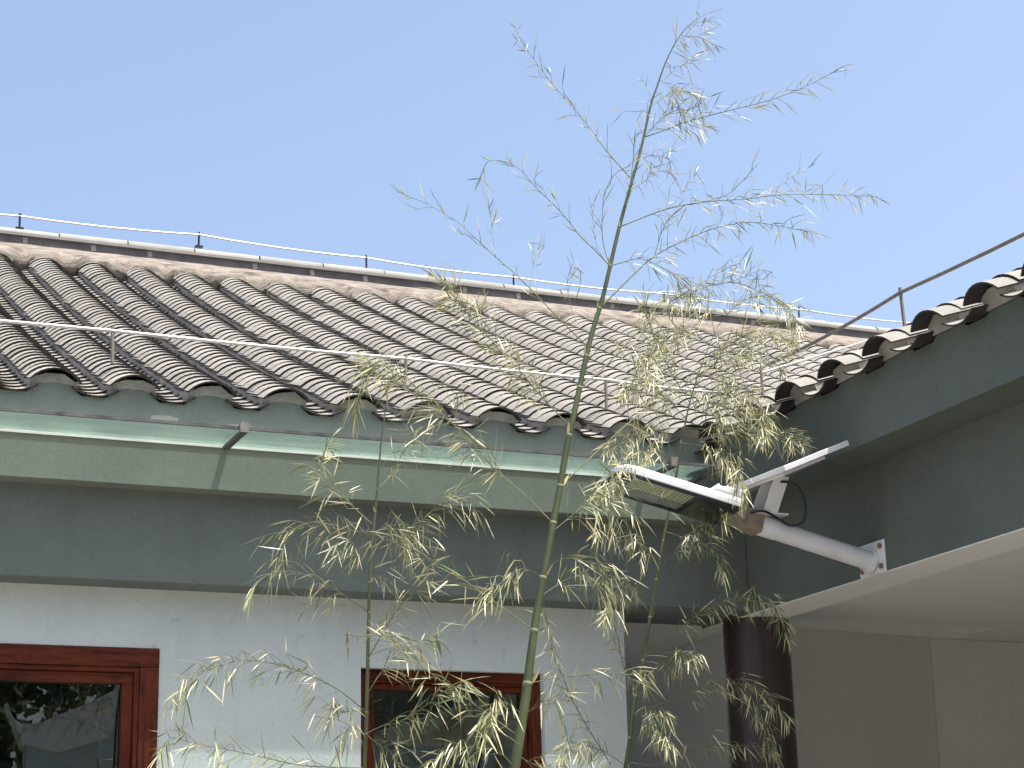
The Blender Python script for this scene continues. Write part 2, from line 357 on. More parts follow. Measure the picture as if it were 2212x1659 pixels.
pr = [(-.042+0, 0)]+[(-.042*math.cos(a), .042*math.sin(a)) for a in [math.pi*k/10 for k in range(1, 10)]]+[(.042, 0)]
cp.add([(0, a, c) for a, c in pr]+[(.375, a, c) for a, c in pr], [(k, k+1, 12+k-0, 11+k) for k in range(10)]+[tuple(range(11)), tuple(range(21, 10, -1))])
CPM = cp.mesh('coping_tile', M['coping'], True)
bm = bmesh.new(); bm.from_mesh(CPM)
for e in bm.edges:
    if len(e.link_faces) == 2 and e.calc_face_angle(0) > R(50): e.smooth = False
bm.to_mesh(CPM); bm.free()
k = 0; x = XL
while x < 9.2:
    inst('coping_tile', CPM, house, Matrix.Translation((x, 10.25+random.uniform(-.005, .005), 3.7742+random.uniform(0, .003))) @ Matrix.Rotation(random.uniform(-.008, .008), 4, 'Y')); x += .383
x = XL+.1
DAB = MB().box(-.013, .013, -.003, .01, -.020, .016).mesh('mortar_joint', M['mortar'])
while x < 9: inst('mortar_joint', DAB, house, Matrix.Translation((x, 10.198, 3.736)) @ Matrix.Rotation(random.uniform(-.2, .2), 4, 'Y')); x += random.choice((.33, .33, .65))+random.uniform(-.05, .05)
# back slope, back wall, gable and floor so the rooms are closed and dark
MB().prism([(XL, 10.4, 3.72), (3.0, 10.4, 3.72), (3.0, 14.4, 1.72), (XL, 14.4, 1.72)], (0, -.02, -.06)).build('back_slope', M['tile_s'], house)
MB().box(XL, 3.06, 14.2, 14.4, GZ, 1.74).build('back_wall', M['white'], house)
MB().prism([(XL-.2, 6.24, GZ), (XL-.2, 6.24, 1.70), (XL-.2, 10.4, 3.65), (XL-.2, 14.4, 1.70), (XL-.2, 14.4, GZ)], (.2, 0, 0)).build('gable_wall', M['white'], house)
MB().box(XL, 2.999, 6.5, 14.2, 1.13, 1.17).build('room_ceiling', M['darkroom'], house)
MB().box(XL, 2.999, 8.6, 8.7, GZ, 1.129).build('partition', M['darkroom'], house)
MB().box(3.0, 3.06, 6.461, 14.2, GZ, 1.15).build('end_wall', M['white'], house)

def window(name_lab, W, rec, k):
    x0, x1, z0, z1 = W; wn = bpy.data.objects.new('window', None); COL.objects.link(wn); wn.parent = house; wn['label'] = name_lab
    y = YW+rec
    def ring(nm, a0, a1, b0, b1, t, ya, yb, bev=.004):
        MB().box(a0, a1, ya, yb, b1-t, b1).build(nm, M['wood_h'], wn, bevel=bev)
        MB().box(a0, a1, ya, yb, b0, b0+t).build(nm, M['wood_h'], wn, bevel=bev)
        MB().box(a0, a0+t, ya, yb, b0+t, b1-t).build(nm, M['wood_v'], wn, bevel=bev)
        MB().box(a1-t, a1, ya, yb, b0+t, b1-t).build(nm, M['wood_v'], wn, bevel=bev)
    ring('frame', x0+.001, x1-.001, z0+.001, z1-.001, .062*k, y, y+.09)
    f_ = .062*k+.001; a0, a1, b0, b1 = x0+f_, x1-f_, z0+f_, z1-f_
    ring('bead', a0, a1, b0, b1, .016*k, y+.006, y+.05, .003)
    a0 += .016*k; a1 -= .016*k; b0 += .016*k; b1 -= .016*k
    ring('sash', a0, a1, b0, b1, .036*k, y+.020, y+.07)
    a0 += .036*k; a1 -= .036*k; b0 += .036*k; b1 -= .036*k
    MB().box(a0-.004, a1+.004, y+.044, y+.048, b0-.004, b1+.004).build('pane', M['pane'], wn)
    # lattice bars behind the glass
    h = b1-b0; wd = a1-a0; t = .006
    bars = [(a0, a1, b1-.085), (a0+.06, a1-.06, b1-.195)] if True else []
    for q0, q1, zz in [(a0, a1, b1-.082), (a0, a1, b1-.295), (a0+wd*.2, a1-wd*.2, b1-.42)]:
        MB().box(q0, q1, y+.060, y+.072, zz-t, zz+t).build('lattice_bar', M['wood_h'], wn)
    for xx, zt, zb in [(a0+wd*.28, b1, b1-.9), (a1-wd*.28, b1, b1-.9), (a1-wd*.12, b1-.082, b1-.295), (a0+wd*.12, b1-.082, b1-.295)]:
        MB().box(xx-t, xx+t, y+.0725, y+.084, zb, zt).build('lattice_bar', M['wood_v'], wn)
    return wn
window('red wooden window with a reflection in its glass', W1, -.006, 1.)
window('red wooden window set deeper, behind the bamboo', W2, .028, .56)

# ------------------------------------------------------------------ glass strip awning on the fascia
aw = thing('glass_awning', 'narrow pale green glass strip awning along the green fascia', 'awning')
ZA = 1.562
xs = [XL, -.02, 1.524, 3.06, 3.26]
for i in range(len(xs)-1):
    MB().box(xs[i]+.003, xs[i+1]-.003, 5.785, YF-.001, ZA, ZA+.007).build('glass_pane', M['awning'], aw)
MB().box(XL, 3.26, 5.776, 5.7845, ZA-.001, ZA+.009).build('front_trim', M['trim'], aw)
MB().box(XL, 3.26, 5.994, YF-.0005, ZA-.009, ZA-.0005).build('wall_seal', M['lampwhite'], aw)
for x in xs[:-1]+[3.24]:
    st = MB().box(x-.011, x+.011, 5.765, 5.9935, ZA-.014, ZA-.004).build('strap', M['trim'], aw)
    MB().box(x-.014, x+.014, 5.758, 5.773, ZA-.014, ZA+.020).build('clip', M['steel_old'], aw)

# ------------------------------------------------------------------ wing coming towards the viewer, with its veranda
wing = thing('veranda_wing', 'tiled wing with dark green eaves and open veranda on the right', 'house')
XF, XB = 3.33, 3.51
EX, EZB = 3.272, 1.664
PB, Y0B = .2675, 5.300
def frame_b(s, u, n):
    h, z, CS, SN = prof(u); return Matrix(((0, CS, -SN, EX+h-n*SN), (-1, 0, 0, s), (0, SN, CS, EZB+z+n*CS), (0, 0, 0, 1)))
YN, YC = .9, 6.0                      # near end and inner corner
fb = MB(); yy = YN; pts = []
while yy < 6.0:
    c = abs(((yy-Y0B)/PB+.5) % 1-.5)*PB
    pts.append((yy, 1.680+((.038+.010*noise.noise((yy*40, 5, 0)))*math.cos(c/.084*math.pi/2)**.8 if c < .084 else 0))); yy += .012
pts.append((6.0, 1.66))
for i in range(len(pts)-1):
    (a, z0), (b_, z1) = pts[i], pts[i+1]
    fb.add([(XF, a, 1.463), (XF, b_, 1.463), (XF, b_, z1), (XF, a, z0), (XF+.16, a, 1.463), (XF+.16, b_, 1.463), (XF+.16, b_, z1), (XF+.16, a, z0)], [(0, 1, 2, 3), (3, 2, 6, 7), (0, 4, 5, 1)])
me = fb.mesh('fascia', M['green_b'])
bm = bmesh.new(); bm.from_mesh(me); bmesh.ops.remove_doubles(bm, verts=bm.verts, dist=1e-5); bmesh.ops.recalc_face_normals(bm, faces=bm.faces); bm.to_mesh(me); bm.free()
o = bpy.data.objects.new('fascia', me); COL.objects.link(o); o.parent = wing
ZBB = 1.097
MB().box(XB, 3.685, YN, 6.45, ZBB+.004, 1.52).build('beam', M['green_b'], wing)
MB().box(XB+.001, 3.684, YN, 6.449, ZBB, ZBB+.0035).build('beam_soffit', M['cream'], wing)
MB().box(XF+.16, 3.52, YN, 6.0, 1.468, 1.51).build('eave_soffit', M['green_b'], wing)
ZC = 1.16
MB().box(3.062, 4.899, 6.462, 7.9, ZC, ZC+.05).build('passage_ceiling', mat('whitewash', (.85, .84, .80), .9, .03, 3), wing)
MB().prism([(3.846, 6.645, GZ), (3.849, 6.645, GZ), (3.868, 9.2, GZ), (3.865, 9.2, GZ)], (0, 0, ZC-GZ-.0015)).build('passage_bright_skin', mat('brightened_passage_plaster', (.86, .83, .79), .9, .05, 3, .3, 150), wing)  # skin added over the porch wall; missing passage light put into its pale colour
MB().box(4.9, 8.4, 6.462, 10.9, ZC, ZC+.05).build('ceiling', M['cream'], wing)
MB().box(3.061, 6.0, 14.0, 14.2, GZ, .6).build('unseen_bounce_wall', M['white'], wing)  # added out of view: white wall to bounce sun into the passage
MB().box(3.686, 8.4, YN, 6.461, ZC, ZC+.05).build('ceiling', M['cream'], wing)
P1, P2, P3 = (3.85, 6.64), (4.77, 6.77), (8.0, 6.79)
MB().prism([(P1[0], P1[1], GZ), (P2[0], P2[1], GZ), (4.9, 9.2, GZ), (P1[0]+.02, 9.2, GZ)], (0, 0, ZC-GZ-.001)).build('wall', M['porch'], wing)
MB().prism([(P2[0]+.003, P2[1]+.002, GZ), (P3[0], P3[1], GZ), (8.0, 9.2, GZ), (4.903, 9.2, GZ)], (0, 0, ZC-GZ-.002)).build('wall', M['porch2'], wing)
MB().box(6.6, 6.8, YN, 6.75, GZ, ZC-.003).build('inner_wall', M['porch2'], wing)
CX, CYc = 3.610, 6.215
colm = MB().tube([(CX, CYc, GZ), (CX, CYc, .2), (CX, CYc, ZBB-.001)], [.130, .126, .123], 32)
colm.build('column', M['column'], wing, 'auto')
deck = deck_mesh(frame_b, .16, 4.3, YN, 6.03, 1)
roof_b = deck.build('roof', M['mortar'], wing)
rb = Roof(roof_b, frame_b); NB = 55
for k in range(-16, 17):
    y = Y0B+k*PB
    if y < YN+.1: continue
    if y > 9.8: continue
    lim = run_u(max(0, y-6.0)); i0 = math.ceil(lim/EXPO)
    for i in range(i0, NB): rb.tile('cover', y, i, -5 <= k <= 2 and i < 5)
    if NB*EXPO-lim > .2: rb.filler(y, max(.056, lim+.03), NB*EXPO)
    yp = y+PB/2; lim = run_u(max(0, yp-6.0)); i0 = math.ceil(lim/EXPO)
    for i in range(i0, NB): rb.tile('pan', yp, i, -6 <= k <= 2 and i < 5)
rb.finish()
MB().prism([(7.25, YN, 3.46), (7.25, 9.9, 3.46), (9.6, 9.9, 2.3), (9.6, YN, 2.3)], (-.02, 0, -.06)).build('back_slope', M['tile_s'], wing)
MB().box(9.4, 9.6, YN, 10.9, GZ, 2.33).build('back_wall', M['porch'], wing)

# ------------------------------------------------------------------ lightning conductors
def sag_line(ps, n=6, sag=.01):
    out = []
    for i in range(len(ps)-1):
        a, b = Vector(ps[i]), Vector(ps[i+1])
        for j in range(n): t = j/n; p = a.lerp(b, t); p.z -= sag*4*t*(1-t); out.append(p)
    out.append(Vector(ps[-1])); return out
def conductor(label, posts, foot, wire_m, post_m, r=.005, ends=None, dirn=(1, 0, 0), sag=.008, plate=True):
    t = thing('lightning_conductor', label, 'cable')
    ps = [Vector(p) for p in posts]; path = ([Vector(ends[0])] if ends and ends[0] else [])+ps+([Vector(ends[1])] if ends and ends[1] else [])
    MB().tube(sag_line(path, 6, sag), r, 7).build('wire', wire_m, t, True)
    for i, p in enumerate(ps):
        h = foot[i] if isinstance(foot, (list, tuple)) else foot
        po = MB().tube([p+Vector((0, 0, .016)), p+Vector((random.uniform(-.006, .006), random.uniform(-.006, .006), -h))], .0062, 6).build('post', post_m, t)
        if plate: MB().box(p.x-.022, p.x+.022, p.y-.018, p.y+.018, p.z-h-.002, p.z-h+.005).build('foot_plate', post_m, t)
    return t
YR = 10.25
conductor('thin bright lightning wire on short posts along the ridge', [(x, YR, z) for x, z in [(-1.6, 3.89), (-.6, 3.89), (.40, 3.89), (1.411, 3.893), (2.424, 3.908), (3.437, 3.886), (4.388, 3.872), (5.424, 3.878), (6.415, 3.881), (7.4, 3.88), (8.4, 3.88)]],
          .075, M['galv'], M['black'], .0056, dirn=(1, 0, 0), sag=.012)
YE = 6.12
pz = [(-.4, 1.955), (1.162, 1.958), (2.20, 1.960), (2.98, 1.953)]
conductor('pale lightning wire on rods above the lower roof tiles', [(x, YE, z) for x, z in pz], .112, M['galv'], M['steel_old'], .0058, ends=((-1.5, YE, 1.955), (3.46, YE, 1.945)), plate=False, sag=.004)
conductor('rusty brown lightning rod cable rising over the right wing eave', [(3.45, 2.1, 1.93), (3.45, 3.5, 1.925), (3.45, 4.90, 1.953)], .135, M['steel_old'], M['steel_old'], .0062, ends=((3.45, 1.2, 1.93), (3.45, 5.80, 1.952)), plate=False, sag=.012)
vc0 = at(1644, 806, 6.16); 
conductor('light lightning wire climbing the roof valley beside the wing', [vc0], vc0.z-1.83, M['galv'], M['steel_old'], .0055, ends=(None, at(1950, 713, 9.1)), plate=False, sag=.0)

# ------------------------------------------------------------------ solar wall lamp
lamp = thing('solar_wall_lamp', 'white solar street lamp on a tubular arm fixed to the green beam', 'lamp')
YL = 5.254
# wall plate + bolts
MB().box(XB-.008, XB-.001, YL-.075, YL+.075, 1.098, 1.205).build('wall_plate', M['lampwhite'], lamp, bevel=.002)
for dy in (-.056, .056):
    for dz in (1.118, 1.184): MB().tube([(XB-.0085, YL+dy, dz), (XB-.017, YL+dy, dz)], .009, 6).build('bolt', M['rust'], lamp)
A0, A1 = Vector((XB-.009, YL, 1.142)), Vector((3.085, YL, 1.240))
ax = (A1-A0).normalized()
MB().tube([A0, A0+ax*.012, A0+ax*.0125, A1], [.040, .040, .0315, .0315], 24).build('arm', M['lampwhite'], lamp, 'auto')
MB().tube([A1-ax*.06, A1-ax*.001], [.0335, .0335], 24).build('collar', M['lampwhite'], lamp, 'auto')
# joint
HYAW = R(8)
hx = Vector((-.39*math.cos(HYAW), .39*math.sin(HYAW), .104)).normalized()
H0v = Vector((2.968, YL-.012, 1.258)); wy = Vector((math.sin(HYAW), math.cos(HYAW), 0)); hn = hx.cross(wy); hn = hn if hn.z > 0 else -hn
def hp(l, y, n): return H0v+hx*l+wy*y+hn*n          # lamp-head frame: l along head from its root, y across, n up
b = MB(); q0 = [hp(.02, -.075, .0), hp(.02, .075, .0), hp(.02, .07, .05), hp(.02, -.07, .05)]; q1 = [A1+Vector((0, s*.034, 0))+hn*t for s, t in ((-1, -.034), (1, -.034), (1, .034), (-1, .034))]
qm = [(q0[i]*.45+q1[i]*.55)+Vector((0, (.01, -.01, -.01, .01)[i], -.004)) for i in range(4)]
b.add(q0+qm+q1, [(0, 1, 2, 3), (11, 10, 9, 8)]+[(r*4+i, r*4+(i+1) % 4, r*4+4+(i+1) % 4, r*4+4+i) for r in range(2) for i in range(4)])
b.build('joint', M['wrap'], lamp, bevel=.006)
# head: rounded outline, white shell on top, black tray below
HW, HL = .119, .415
def outline(w, l0, l1, ch):
    return [(l0, -w), (l1-ch, -w), (l1-ch*.3, -w+ch*.3*1.0), (l1, -w+ch*1.1), (l1, w-ch*1.1), (l1-ch*.3, w-ch*.3), (l1-ch, w), (l0, w)]
b = MB(); o1 = outline(HW, 0, HL, .045); o2 = outline(HW-.012, .004, HL-.014, .042); n8 = 8
for (ol, nz) in ((o1, .004), (o1, .022), (o2, .036)): b.v += [tuple(hp(l, y, nz)) for l, y in ol]
b.f += [(r*8+i, r*8+(i+1) % 8, r*8+8+(i+1) % 8, r*8+8+i) for r in range(2) for i in range(8)]+[tuple(range(16, 24)), tuple(range(7, -1, -1))]
b.build('housing', M['lampwhite'], lamp, bevel=.003)
b = MB()
hb = [(.0, .0365), (.105, .0365), (.09, .056), (.0, .066)]
b.add([hp(l, -HW+.012, n) for l, n in hb]+[hp(l, HW-.012, n) for l, n in hb], [(0, 1, 2, 3), (7, 6, 5, 4)]+[(i, 4+i, 4+(i+1) % 4, (i+1) % 4) for i in range(4)])
hump = b.build('driver_cover', M['lampwhite'], lamp, bevel=.006)
for l in (.02, .05, .08): MB().add([hp(l, -HW+.02, .0595-.0*l), hp(l+.006, -HW+.02, .0595), hp(l+.006, HW-.02, .0595), hp(l, HW-.02, .0595), hp(l, -HW+.02, .070-l*.08), hp(l+.006, -HW+.02, .070-l*.08), hp(l+.006, HW-.02, .070-l*.08), hp(l, HW-.02, .070-l*.08)], [(0, 1, 2, 3), (4, 7, 6, 5), (0, 4, 5, 1), (1, 5, 6, 2), (2, 6, 7, 3), (3, 7, 4, 0)]).build('cooling_fin', M['lampwhite'], hump)
# tray ring (black) and glass-covered LED board
b = MB(); oi = outline(HW-.013, .135, HL-.018, .036); oo = outline(HW-.002, .001, HL-.002, .045)
b.v += [tuple(hp(l, y, .0038)) for l, y in oo]+[tuple(hp(l, y, -.004)) for l, y in oo]+[tuple(hp(l, y, -.004)) for l, y in oi]+[tuple(hp(l, y, .0030)) for l, y in oi]
b.f += [(i, (i+1) % 8, 8+(i+1) % 8, 8+i) for i in range(8)]+[(8+i, 8+(i+1) % 8, 16+(i+1) % 8, 16+i) for i in range(8)]+[(16+i, 16+(i+1) % 8, 24+(i+1) % 8, 24+i) for i in range(8)]+[tuple(range(24, 32))]
tray = b.build('tray', M['black'], lamp)
for i in range(17):                       # rows of LED strips
    l = .150+i*.0118
    w0, w1 = -HW+.028, .022+.0*i
    b = MB(); b.v = [tuple(hp(a, y, n)) for n in (.0026, .0008) for a, y in ((l, w0), (l+.0088, w0), (l+.0088, w1), (l, w1))]
    b.f = [(3, 2, 1, 0), (4, 5, 6, 7), (0, 1, 5, 4), (1, 2, 6, 5), (2, 3, 7, 6), (3, 0, 4, 7)]
    b.build('led_strip', M['led'], tray)
b = MB(); b.v = [tuple(hp(a, y, n)) for n in (.0027, .0012) for a, y in ((.146, .030), (HL-.03, .030), (HL-.045, HW-.022), (.146, HW-.022))]
b.f = [(3, 2, 1, 0), (4, 5, 6, 7), (0, 1, 5, 4), (1, 2, 6, 5), (2, 3, 7, 6), (3, 0, 4, 7)]
b.build('led_reflector', mat('grey_reflector', (.42, .43, .36), .35, .1, 20), tray)
b = MB(); b.v = [tuple(hp(l, y, -.0035)) for l, y in outline(HW-.0145, .137, HL-.02, .036)]; b.f = [tuple(range(8))]
b.build('lens_glass', glass_mat('lamp_glass', (.92, .94, .93), 1.35), tray)
# printed mark on the black part
mk = MB()
for dl, dy, a, b_ in ((.0, 0, .012, .002), (.004, -.004, .002, .010), (.010, .002, .002, .009), (-.006, .004, .006, .002)):
    mk.v += [tuple(hp(.062+dl+p, -.02+dy+q, -.0045)) for p, q in ((0, 0), (a, 0), (a, b_), (0, b_))]; k = len(mk.v); mk.f.append((k-4, k-3, k-2, k-1))
mk.build('printed_mark', mat('grey_print', (.35, .35, .36), .6, 0), tray)
# solar panel on its yoke
pt = R(23); pu = Vector((math.cos(pt), 0, math.sin(pt))); pn = Vector((-math.sin(pt), 0, math.cos(pt)))
PE = Vector((3.045, 5.005, 1.357)); PLn = .362; dyv = Vector((0, PLn, .010))
def slab(o, u, l, t): 
    b = MB(); c = [o, o+u, o+u+l, o+l]; b.v = [tuple(p) for p in c]+[tuple(p+t) for p in c]; b.f = [(3, 2, 1, 0), (4, 5, 6, 7), (0, 1, 5, 4), (1, 2, 6, 5), (2, 3, 7, 6), (3, 0, 4, 7)]; return b
PW = .262
panel = slab(PE, pu*PW, dyv, pn*.018).build('solar_panel', M['lampwhite'], lamp, bevel=.002)
slab(PE+pu*.012+dyv*.017+pn*.0182, pu*(PW-.024), dyv*.966, pn*.002).build('solar_cells', M['solar'], panel)
slab(PE+pu*.03+dyv*.18-pn*.012, pu*(PW-.09), dyv*.80, pn*.0115).build('mounting_tray', M['lampwhite'], lamp, bevel=.002)
for s, yb, in ((-1, 5.205), (1, 5.285)):
    bx = 3.10 if s < 0 else 3.095
    t0 = Vector((bx, yb, 1.268)); t1 = Vector((3.116, yb-.060, 1.377))
    slab(t0-Vector((.026, 0, 0)), Vector((.052, 0, 0)), Vector((0, .004, 0)), t1-t0).build('yoke_plate', M['lampwhite'], lamp)
MB().box(3.055, 3.165, 5.200, 5.295, 1.2665, 1.2715).build('yoke_base', M['lampwhite'], lamp)
# saddle strap under the yoke base
MB().tube([A1-ax*.03+Vector((0, 0, .0315)), Vector((3.115, YL, 1.267))], .006, 6).build('yoke_bolt', M['rust'], lamp)
cab = [Vector(p) for p in [(3.10, 5.17, 1.365), (3.15, 5.13, 1.352), (3.19, 5.14, 1.30), (3.20, 5.17, 1.245), (3.17, 5.20, 1.232), (3.12, 5.205, 1.258), (3.07, 5.195, 1.272), (3.03, 5.21, 1.268), (3.02, 5.23, 1.262)]]
def smooth(ps, n=6):
    out = []
    for i in range(len(ps)-1):
        p0, p1, p2, p3 = ps[max(i-1, 0)], ps[i], ps[i+1], ps[min(i+2, len(ps)-1)]
        for j in range(n):
            t = j/n; out.append(.5*((2*p1)+(-p0+p2)*t+(2*p0-5*p1+4*p2-p3)*t*t+(-p0+3*p1-3*p2+p3)*t**3))
    out.append(ps[-1]); return out
MB().tube(smooth(cab), .0042, 7).build('cable', M['black'], lamp, True)

# ------------------------------------------------------------------ bamboo
PXM = 1/F_PX
def leaf(mb, p, d, ln, wd, curl, rnd):
    d = d.normalized(); side = d.cross(Vector((rnd.gauss(0, 1), rnd.gauss(0, 1), rnd.gauss(0, 1)))).normalized(); nrm = side.cross(d)
    prof = [(0, .12), (.16, .75), (.40, 1.0), (.72, .62), (1, .02)]; o = len(mb.v); q = p.copy(); dd = d.copy(); last = 0
    for t, wv in prof:
        q = q+dd*(ln*(t-last)); last = t; dd = (dd+Vector((0, 0, -curl*.35))).normalized()
        mb.v += [tuple(q-side*wd*wv+nrm*wd*.35*wv), tuple(q), tuple(q+side*wd*wv+nrm*wd*.35*wv)]
    for i in range(4):
        a = o+i*3; mb.f += [(a, a+1, a+4, a+3), (a+1, a+2, a+5, a+4)]
def px_curve(pts, Y0, Y1):
    n = len(pts)-1; return smooth([at(x, y, Y0+(Y1-Y0)*(i/max(n, 1))**1.2) for i, (x, y) in enumerate(pts)], 5)
class Bamboo:
    def __init__(s, label, pts, Y, widths, seed, ground=True):
        s.rnd = random.Random(seed); s.t = thing('bamboo', label, 'bamboo', 'bamboo stems in front of the house'); s.Y = Y
        P = smooth([at(x, y, Y) for x, y in pts], 4); s.P = P
        N = len(P); rad = [s.wid(widths, i/(N-1)) for i in range(N)]
        b0 = P[0]; dirn = (P[0]-P[min(6, N-1)]); dirn = dirn/abs(dirn.z); low = b0+dirn*(b0.z-GZ); low = Vector((low.x*.55+b0.x*.45, b0.y, GZ-.02))
        path = [low, low.lerp(b0, .5)]+P; rr = [rad[0]*1.15, rad[0]*1.08]+rad
        MB().tube(path, rr, 10).build('culm', M['culm'], s.t, True)
        s.rad = rad
    def wid(s, w, t):
        for (a, ra), (b, rb) in zip(w[:-1], w[1:]):
            if t <= b: return ra+(rb-ra)*(t-a)/(b-a)
        return w[-1][1]
    def near(s, p): return min(range(len(s.P)), key=lambda i: (s.P[i]-p).length)
    def nodes(s, ys, Xf):
        for y in ys:
            c = min(range(len(s.P)), key=lambda i: abs(proj_y(s.P[i])-y)); p = s.P[c]; r = s.rad[c]; d = (s.P[min(c+1, len(s.P)-1)]-s.P[max(c-1, 0)]).normalized()
            MB().tube([p-d*r*.55, p-d*r*.15, p+d*r*.2, p+d*r*.5], [r*1.0, r*1.09, r*1.07, r*1.0], 10).build('node', M['node'], s.t, True)
            if s.rnd.random() < .6:
                sd = Vector((s.rnd.choice((-1, 1)), s.rnd.uniform(-1, 0), 0)).normalized(); b = MB()
                leaf(b, p+sd*r*.8, d+sd*.35, r*4.5, r*.55, 0, s.rnd); b.build('sheath', M['sheath'], s.t)
    def branch(s, pts, dy=0., r0=2.4, dens=1., droop=.6, ln=1., lv=(2, 4), start=.12, free=False):
        rnd = s.rnd; Yb = s.Y
        C = px_curve(pts, Yb, Yb+dy)
        if not free:
            i = s.near(C[0]); off = s.P[i]-C[0]; n = len(C)
            if off.length < .06: C = [c+off*(1-k/(n-1))**3 for k, c in enumerate(C)]
        n = len(C); dist = Yb*1.07; r0m = r0*.5*dist*PXM
        br = MB().tube(C, [max(.0007, r0m*(1-.75*k/(n-1))) for k in range(n)], 6).build('branch', M['twig'], s.t, True)
        cum = [0]
        for k in range(1, n): cum.append(cum[-1]+(C[k]-C[k-1]).length)
        L = cum[-1]; lf = MB(); tw = MB(); pos = L*start; side = 1
        def pt(d):
            for k in range(1, n):
                if cum[k] >= d:
                    t = (d-cum[k-1])/max(1e-6, cum[k]-cum[k-1]); return C[k-1].lerp(C[k], t), (C[k]-C[k-1]).normalized()
            return C[-1], (C[-1]-C[-2]).normalized()
        while pos < L*1.001:
            p, t = pt(min(pos, L)); tip = pos > L*.93
            up = Vector((0, 0, 1)); lat = t.cross(up); lat = lat.normalized() if lat.length > .05 else Vector((1, 0, 0))
            sv = (lat*rnd.uniform(-.9, .9)+t.cross(lat).normalized()*side*rnd.uniform(.3, 1)).normalized()
            td = (t*rnd.uniform(.6, 1.2)+sv*(rnd.uniform(.35, .9) if not tip else .15)+Vector((0, 0, rnd.uniform(-.15, .25)))).normalized()
            tl = rnd.uniform(.018, .055)*ln*(1.3 if rnd.random() < .2 else 1)
            e = p+td*tl; m_ = p.lerp(e, .5)+Vector((0, 0, .003)); tw.tube([p, m_, e], [.0009, .0007, .0005], 4, False)
            for q in range(max(1, rnd.randint(*lv)-rnd.choice((0, 1)))+(1 if tip else 0)):
                base = p.lerp(e, rnd.choice((1, 1, .75, .45)))
                ld = td*rnd.uniform(.5, 1.1)+Vector((rnd.gauss(0, .38), rnd.gauss(0, .38), rnd.gauss(0, .32)-droop*rnd.uniform(.3, 1.5)))
                leaf(lf, base, ld, rnd.uniform(.036, .080)*ln, rnd.uniform(.0009, .0020)*ln, rnd.uniform(0, .5)*droop, rnd)
            side = -side; pos += rnd.uniform(.55, 1.45)*.0185/dens
        if tw.v: tw.build('twig_spray', M['twig'], br)['kind'] = 'stuff'
        if lf.v: o = lf.build('leaves', M['leaf'], br, True); o['kind'] = 'stuff'
def proj_y(p): return 829.5-F_PX*p.dot(AU)/p.dot(AF)
Z4 = lambda q: [(1042.4+.372*x, .372*y) for x, y in q]
Z5 = lambda q: [(822.9+.248*x, 274.3+.248*y) for x, y in q]
Z6 = lambda q: [(1206.9+.2728*x, 493.7+.2728*y) for x, y in q]
ZR = lambda q: [(658.3+.3224*x, 548.6+.3224*y) for x, y in q]
Z7 = lambda q: [(548.6+.2976*x, 932.6+.2976*y) for x, y in q]
Z8 = lambda q: [(329.2+.2976*x, 1206.9+.2976*y) for x, y in q]
ZM = lambda q: [(713.2+.248*x, 1316.7+.248*y) for x, y in q]
ZQ = lambda q: [(1124.6+.2232*x, 1289.2+.2232*y) for x, y in q]
mm = .00112
main = Bamboo('tallest bamboo stem, thick and green, rising above the ridge into the sky', [(1112, 1659), (1135, 1510), (1150, 1390), (1165, 1290), (1180, 1210), (1195, 1130), (1210, 1050), (1225, 960), (1242, 885), (1262, 790), (1280, 715), (1300, 650), (1318, 575), (1338, 490), (1360, 410), (1385, 320), (1405, 230), (1420, 185), (1440, 130), (1470, 75), (1510, 38), (1560, 18)], 4.3,
              [(0, 11.8*mm), (.05, 10.6*mm), (.10, 9.2*mm), (.24, 7.8*mm), (.43, 6.5*mm), (.52, 5.5*mm), (.62, 4.5*mm), (.71, 3.3*mm), (.81, 2.2*mm), (.9, 1.2*mm), (1, .6*mm)], 11)
main.nodes([1475, 1359, 1245, 1138, 1040, 945, 840, 765, 663, 575, 490, 400, 310, 235], None)
B = main.branch
B(Z4([(850, 1060), (710, 890), (640, 780), (550, 660), (430, 520), (330, 390), (240, 260), (185, 175)]), .25, 3, .8, -.15, .82)
B(Z4([(950, 830), (1210, 720), (1430, 650), (1680, 580), (1900, 490), (2080, 395)]), -.2, 3, 1.0, .3, .85)
B(Z4([(820, 1310), (1080, 1210), (1300, 1170), (1520, 1155), (1750, 1130), (2000, 1130), (2270, 1140)]), .2, 3.4, 1.0, .35, .85)
B(Z4([(1200, 1190), (1400, 1140), (1500, 1060), (1600, 950)]), -.1, 1.8, .5, -.1, .8, (1, 2), .4, True)
B(Z4([(1080, 1210), (1150, 1130), (1220, 1040), (1250, 990)]), .1, 1.6, .7, -.1, .8, (1, 3), .4, True)
B(Z4([(1680, 1120), (1760, 1050), (1860, 995)]), .1, 1.4, .6, 0, .8, (1, 2), .4, True)
B(Z6([(340, 610), (570, 380), (750, 220), (950, 110), (1220, 0), (1500, -50), (1750, -20), (1990, 30)]), .15, 4.2, .95, .5, .85, (2, 4), .3)
B(Z4([(1000, 1480), (1040, 1350), (1080, 1270)]), -.1, 1.5, 1, -.2, .8, (2, 3), .3, True)
B(Z4([(720, 1540), (640, 1450), (560, 1370), (450, 1230), (320, 1100), (210, 980), (110, 935), (30, 940), (0, 1000)]), .2, 3, .75, 0, .82, (2, 4), .25)
B(Z4([(720, 1520), (690, 1400), (690, 1250), (710, 1120), (770, 1010), (860, 960)]), -.15, 1.8, .8, -.1, .8, (1, 3), .2)
B(Z4([(700, 1520), (650, 1420), (640, 1250), (660, 1120)]), .1, 1.6, .6, -.2, .8, (1, 2), .2)
B(Z4([(790, 1290), (850, 1080), (870, 960), (890, 800), (950, 760)]), -.1, 1.5, .8, 0, .8, (1, 3), .2)
